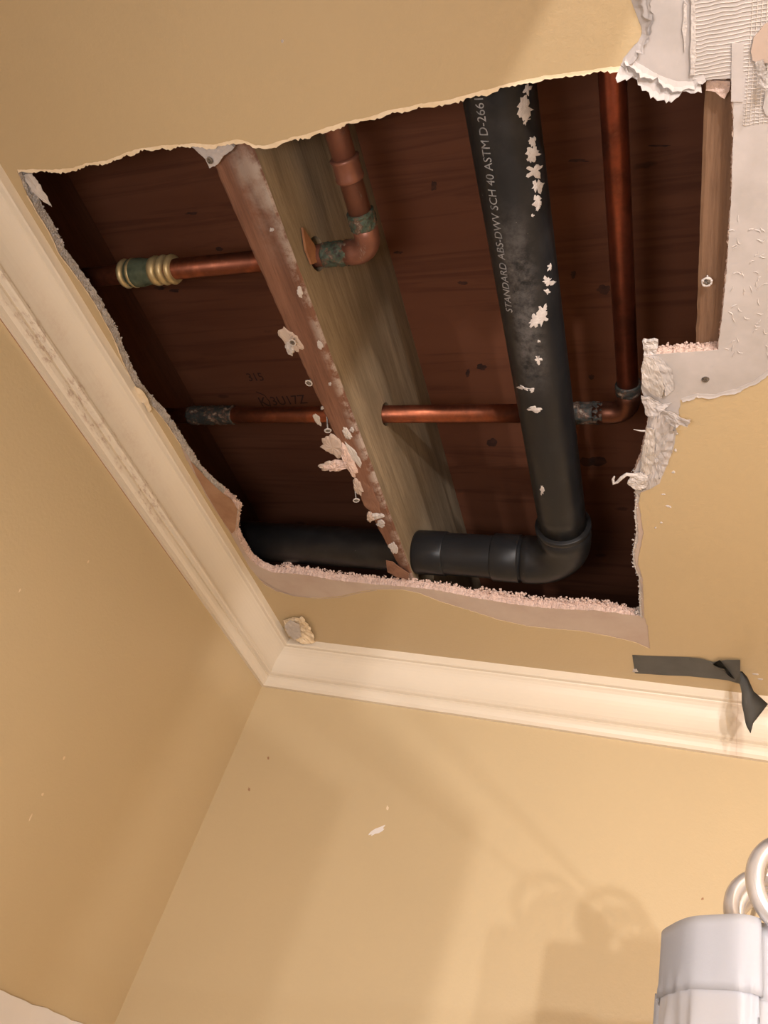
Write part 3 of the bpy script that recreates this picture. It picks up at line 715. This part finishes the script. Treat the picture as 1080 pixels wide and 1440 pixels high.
bm = bmesh.new(); tube(bm, [(.396 + .004*i, Y1, Z1) for i in range(10)], [RC*1.1 + .0012*noise.noise(Vector((i*.9, 0, 1))) for i in range(10)], 40); lumpy(bm); obj('solder_joint', bm, M_VERD, cA, True)
bm = bmesh.new(); tube(bm, [(.428, Y1, Z1)] + [Vector((xe1 - rbe, Y1 - rbe, Z1)) + Vector((math.sin(a)*rbe, math.cos(a)*rbe, 0)) for a in [i*math.pi/2/10 for i in range(11)]] + [(xe1, Y1 - rbe - .016, Z1)], RC*1.13, 40); obj('elbow', bm, M_COPD, cA, True)
bm = bmesh.new(); tube(bm, [(xe1, Y1 - rbe - .010 - .003*i, Z1) for i in range(8)], [RC*1.2 + .0014*noise.noise(Vector((i*.9, 3, 1))) for i in range(8)], 40); lumpy(bm); obj('solder_joint', bm, M_VERD, cA, True)
ytop = at(487, 235, 2, Z1).y
bm = bmesh.new(); tube(bm, [(xe1, Y1 - rbe - .015, Z1), (xe1 + .002, -1.5, Z1)], RC, 40); obj('tube', bm, M_COPD, cA, True)
bm = bmesh.new(); tube(bm, [(xe1, ytop + s, Z1) for s in (.016, .014, .011, .008, -.008, -.011, -.013)], [RC*1.05, RC*1.2, RC*1.24, RC*1.15, RC*1.15, RC*1.26, RC*1.05], 40); obj('coupling', bm, M_COPD, cA, True)

cB = empty('copper_pipe', (.6, Y2, Z2), 'lower copper pipe crossing behind the drain, then running along its right side', 'pipe')
xr_ = at(888, 560, 2, Z2).x - .004; yr_ = Y2
bm = bmesh.new(); tube(bm, [(-.30, Y2, Z2), (xr_ - .03, Y2, Z2)], RC, 40); obj('tube', bm, M_COP, cB, True)
rc = .024; ctr = Vector((xr_ - rc, Y2 - rc, Z2))
bm = bmesh.new(); tube(bm, [(xr_ - .050, Y2, Z2), (xr_ - .030, Y2, Z2)] + [ctr + Vector((math.sin(a)*rc, math.cos(a)*rc, 0)) for a in [i*math.pi/2/10 for i in range(11)]] + [(xr_, Y2 - rc - .018, Z2)], RC*1.14, 40); obj('elbow', bm, copper('dark_elbow_copper', .9, (.045, .02, .014), (.13, .05, .03)), cB, True)
bm = bmesh.new(); tube(bm, [(xr_ - .036 - .004*i, Y2, Z2) for i in range(12)], [RC*1.14 + .0012*noise.noise(Vector((i*.8, 6, 1))) for i in range(12)], 40); lumpy(bm); obj('solder_joint', bm, M_DKSOL, cB, True)
bm = bmesh.new(); tube(bm, [(xr_, Y2 - rc - .014 - .003*i, Z2) for i in range(6)], [RC*1.2 + .0012*noise.noise(Vector((i*.8, 9, 1))) for i in range(6)], 40); lumpy(bm); obj('solder_joint', bm, M_DKSOL, cB, True)
pt = at(861, 105, 2, Z2)
bm = bmesh.new(); e0 = Vector((xr_, Y2 - rc - .016, Z2)); dv = (pt - e0).normalized(); tube(bm, [e0, pt, pt + dv*.5], RC, 40); obj('tube', bm, copper('streaked_copper_tube', .25, (.09, .03, .02), (.33, .085, .045)), cB, True)
xa = at(258, 599, 1, Y2).x; xb = at(320, 599, 1, Y2).x
bm = bmesh.new(); tube(bm, [(xa + (xb-xa)*i/14, Y2, Z2) for i in range(15)], [RC*1.15 + .0014*noise.noise(Vector((i*.8, 12, 1))) for i in range(15)], 40); lumpy(bm, .0020); obj('solder_joint', bm, M_DKSOL, cB, True)

# ------------------------------------------------------------------ duct tape
tp = empty('duct_tape_strip', at(950, 938, 2, ZB - .001), 'grey duct tape stuck to the ceiling above the back crown, its twisted end dangling', 'tape')
def sheet(name, grid, mat, parent, th=.0004, smooth=True, sub=True):
    bm = bmesh.new(); V = [[bm.verts.new(p) for p in r] for r in grid]
    for A, B in zip(V, V[1:]):
        for i in range(len(A)-1): bm.faces.new((A[i], A[i+1], B[i+1], B[i]))
    bmesh.ops.solidify(bm, geom=bm.faces[:], thickness=th)
    return obj(name, bm, mat, parent, smooth)
zt = ZB - .0012
ptsT = [(889,921,0),(910,922,0),(940,923,0),(968,924,.0005),(985,926,.002),(1003,931,.001),(1020,928,.003),(1041,928,.002)]
ptsB = [(893,947,0),(912,948,0),(940,950,0),(968,951,0),(990,953,.001),(1010,955,.001),(1024,957,.002),(1041,962,.003)]
g = []
for (a, b) in zip(ptsT, ptsB):
    A = at(a[0], a[1], 2, zt - a[2]); B = at(b[0], b[1], 2, zt - b[2])
    g.append([A.lerp(B, k/4) + Vector((0, 0, .0004*noise.noise(Vector((a[0]*.05, k, 0))))) for k in range(5)])
sheet('stuck_length', g, M_TAPE, tp)
fold = [[at(x, y, 2, zt - d) for x, y, d in r] for r in [[(988,926,.002),(998,930,.004),(1008,936,.005)],[(1002,934,.006),(1012,941,.006),(1024,950,.004)],[(1012,928,.004),(1022,940,.007),(1034,956,.004)]]]
sheet('fold', fold, M_TAPE, tp)
yd = at(1041, 945, 2, zt).y
rowsD = [[(1036,928,0),(1041,935,0),(1040,962,0)], [(1044,930,.0),(1046,945,.006),(1041,964,.0)], [(1051,952,-.004),(1050,960,.006),(1043,975,-.002)], [(1060,972,-.006),(1053,978,.007),(1043,990,-.003)],
         [(1080,990,-.010),(1056,995,.007),(1046,1004,-.003)], [(1071,1002,-.008),(1058,1008,.005),(1048,1016,-.002)], [(1060,1014,-.004),(1057,1020,.002),(1050,1022,.0)], [(1056,1030,0),(1056,1030.5,0),(1055,1031,0)]]
g = []
for i, r in enumerate(rowsD):
    row = []
    for x, y, dy in r:
        p = at(x, y, 1, yd + dy - .008*min(i/3, 1)); p.z = min(p.z, zt - .0002); row.append(p)
    g.append(row)
sheet('dangling_end', g, M_TAPE, tp)
splat('paint_fleck', S_CEIL, 893, 943, 4, 3, 0, .0006, M_PLAS, ceiling, 3)

# little flecks on ceiling and walls
for i, (x, y, rx, ry, rot) in enumerate([(397,58,2,3,0),(947,664,2.5,2.5,0),(950,633,2,2,0),(952,610,1.5,1.5,0),(933,695,3,1,0),(940,712,4,1.5,.2),(922,742,1.5,1.5,0),(930,735,2,1,0),(1062,948,5,1.2,.1),(1070,955,4,1,.1)]):
    splat('paint_fleck', S_CEIL, x, y, rx, ry, rot, .0005, M_PLAS, ceiling, i+60, 14, .5)
for i, (x, y, rx, ry, rot, m) in enumerate([(530,1168,15,4,-.5,M_SURR),(545,1136,1.6,3,0,M_CREAM),(377,1066,1.5,3,0,M_BROWN),(350,1110,1.5,3,0,M_BROWN),(988,1264,2,2,0,M_BROWN)]):
    splat('scuff', S_BACK, x, y, rx, ry, rot, .00012, m, wall_back, i+80, 16, .6)
for i, (x, y, rx, ry) in enumerate([(90,1066,1.8,2.5),(60,1117,1.5,2.5),(43,1150,1,7),(28,830,1.2,3),(124,790,1.2,2)]):
    splat('scuff', S_LEFT, x, y, rx, ry, .4, .0002, M_CREAM, wall_left, i+90, 14, .5)

# ------------------------------------------------------------------ shower rod, rings, curtain
XR, ZR = .922, 1.930
ZR = 1.9365
rod = empty('curtain_rod_standin', (XR, 0, ZR), 'slim steel stand-in for the unseen curtain rod, thinned to cast little shadow, running to the back wall through the rings', 'wire')  # wire replaces the unseen rod, kept thin so its shadow hardly shows
bm = bmesh.new(); tube(bm, [(XR, -.002, ZR), (XR, -1.418, ZR)], .0022, 12); obj('wire_strand', bm, M_CHROME, rod, True)
bm = bmesh.new(); tube(bm, [(XR, -.0005, ZR), (XR, -.008, ZR), (XR, -.018, ZR)], [.012, .011, .006], 32); obj('wire_anchor', bm, M_CHROME, rod, True)
def ring(y, cx, cz, R, r, tilt, label, yaw=0):
    e = empty('curtain_ring', (cx, y, cz), label, 'ring', 'curtain rings on the rod')
    bm = bmesh.new(); n = 64; m = 16
    V = [[bm.verts.new(((R + r*math.cos(b))*math.cos(a), r*1.5*math.sin(b), (R + r*math.cos(b))*math.sin(a))) for b in [2*math.pi*j/m for j in range(m)]] for a in [2*math.pi*i/n for i in range(n)]]
    for i in range(n):
        for j in range(m): bm.faces.new((V[i][j], V[i][(j+1) % m], V[(i+1) % n][(j+1) % m], V[(i+1) % n][j]))
    bm.transform(Matrix.Translation((cx, y, cz)) @ Matrix.Rotation(yaw, 4, 'Z') @ Matrix.Rotation(tilt, 4, 'X')); obj('ring_band', bm, M_CHROME, e, True)
ring(-.668, .942, 1.9125, .0325, .0062, .12, 'large pale metal ring, nearest one at the right edge of the picture', .25)
ring(-.600, .931, 1.908, .0330, .0062, -.1, 'second pale metal ring, its left arc rising behind the curtain top', .15)
ring(-.578, .934, 1.908, .0330, .0062, .05, 'third ring, nested just inside the second ring', .35)
ring(-.560, .936, 1.908, .0330, .0062, -.05, 'farthest ring, showing between the nested rings', -.15)

ZC = 1.885
key = [at(x, y, 2, ZC).to_2d() for x, y in ((955,1302),(943,1306),(935,1313),(950,1301),(975,1291),(1010,1288),(1043,1287),(1066,1292),(1084,1302))]
key = [Vector((key[2].x + .022, key[2].y + .045)), Vector((key[2].x + .006, key[2].y + .030))] + key[2:]
yq = key[-1].y; sgn = -1; xq = key[-1].x
for i in range(11):
    yq -= .012; sgn = -sgn
    key.append(Vector((1.045 + .065*sgn, yq)))
def catmull(P, n):
    out = []
    for i in range(len(P)-1):
        a, b, c, d = P[max(i-1, 0)], P[i], P[i+1], P[min(i+2, len(P)-1)]
        for k in range(n):
            t = k/n; out.append(.5*((2*b) + (c-a)*t + (2*a-5*b+4*c-d)*t*t + (3*b-a-3*c+d)*t**3))
    out.append(P[-1]); return out
path = catmull(key, 8)
curt = empty('shower_curtain', (.93, -.8, ZC), 'white shower curtain with a stitched header, bunched at the lower right corner', 'curtain')
def curtain_rows(zs, inset, amp_f):
    g = []
    for z in zs:
        row = []; f = (ZC - .052 - z)
        for i, p in enumerate(path):
            t = path[min(i+1, len(path)-1)] - path[max(i-1, 0)]; n = Vector((-t.y, t.x)).normalized()
            s = i*.9
            wv = (.0012*math.sin(s*1.3) * (1 if f > -.01 else 0)) + (.014*min(max(f, 0)/.16, 1))*math.sin(s*.42 + 9*f + .8*noise.noise(Vector((s*.1, z*2, 0)))) * amp_f
            bulge = .004*min(max(f, 0)/.05, 1)
            row.append(Vector((p.x - n.x*(wv + inset) - .010*min(max(f, 0)/.3, 1), p.y + n.y*wv - n.y*inset, z)))
        g.append(row)
    return g
sheet('header_band', curtain_rows([ZC - .052*i/8 for i in range(9)], .0028, 0), M_CLOTH, curt, .0016)
sheet('curtain_cloth', curtain_rows([ZC - .002 - 1.49*(i/40)**1.6 for i in range(41)], 0, 1), M_CLOTH, curt, .0010)
shade_path = [Vector((.935 + .022*math.sin(i*.55), -1.15 - .262*i/60)) for i in range(61)]  # out-of-view curtain length, added to shape the bulbs' shadow edges on the walls
near_path, path = path, shade_path
sheet('header_band', curtain_rows([ZC - .052*i/8 for i in range(9)], .0028, 0), M_CLOTH, curt, .0016)
sheet('curtain_cloth', curtain_rows([ZC - .002 - 1.49*(i/30)**1.5 for i in range(31)], 0, 1), M_CLOTH, curt, .0010)
path = near_path
lin = [at(x, y, 1, -.545).copy() for x, y in ((921,1397),(946,1404))]
g = [[lin[0] + Vector((0, 0, -z)), lin[0].lerp(lin[1], .5) + Vector((0, -.003, -z)), lin[1] + Vector((.01, .0, -z))] for z in (0, .002, .01, .05, .2, .6, 1.2)]
sheet('curtain_corner', g, M_CLOTH, curt, .0015)
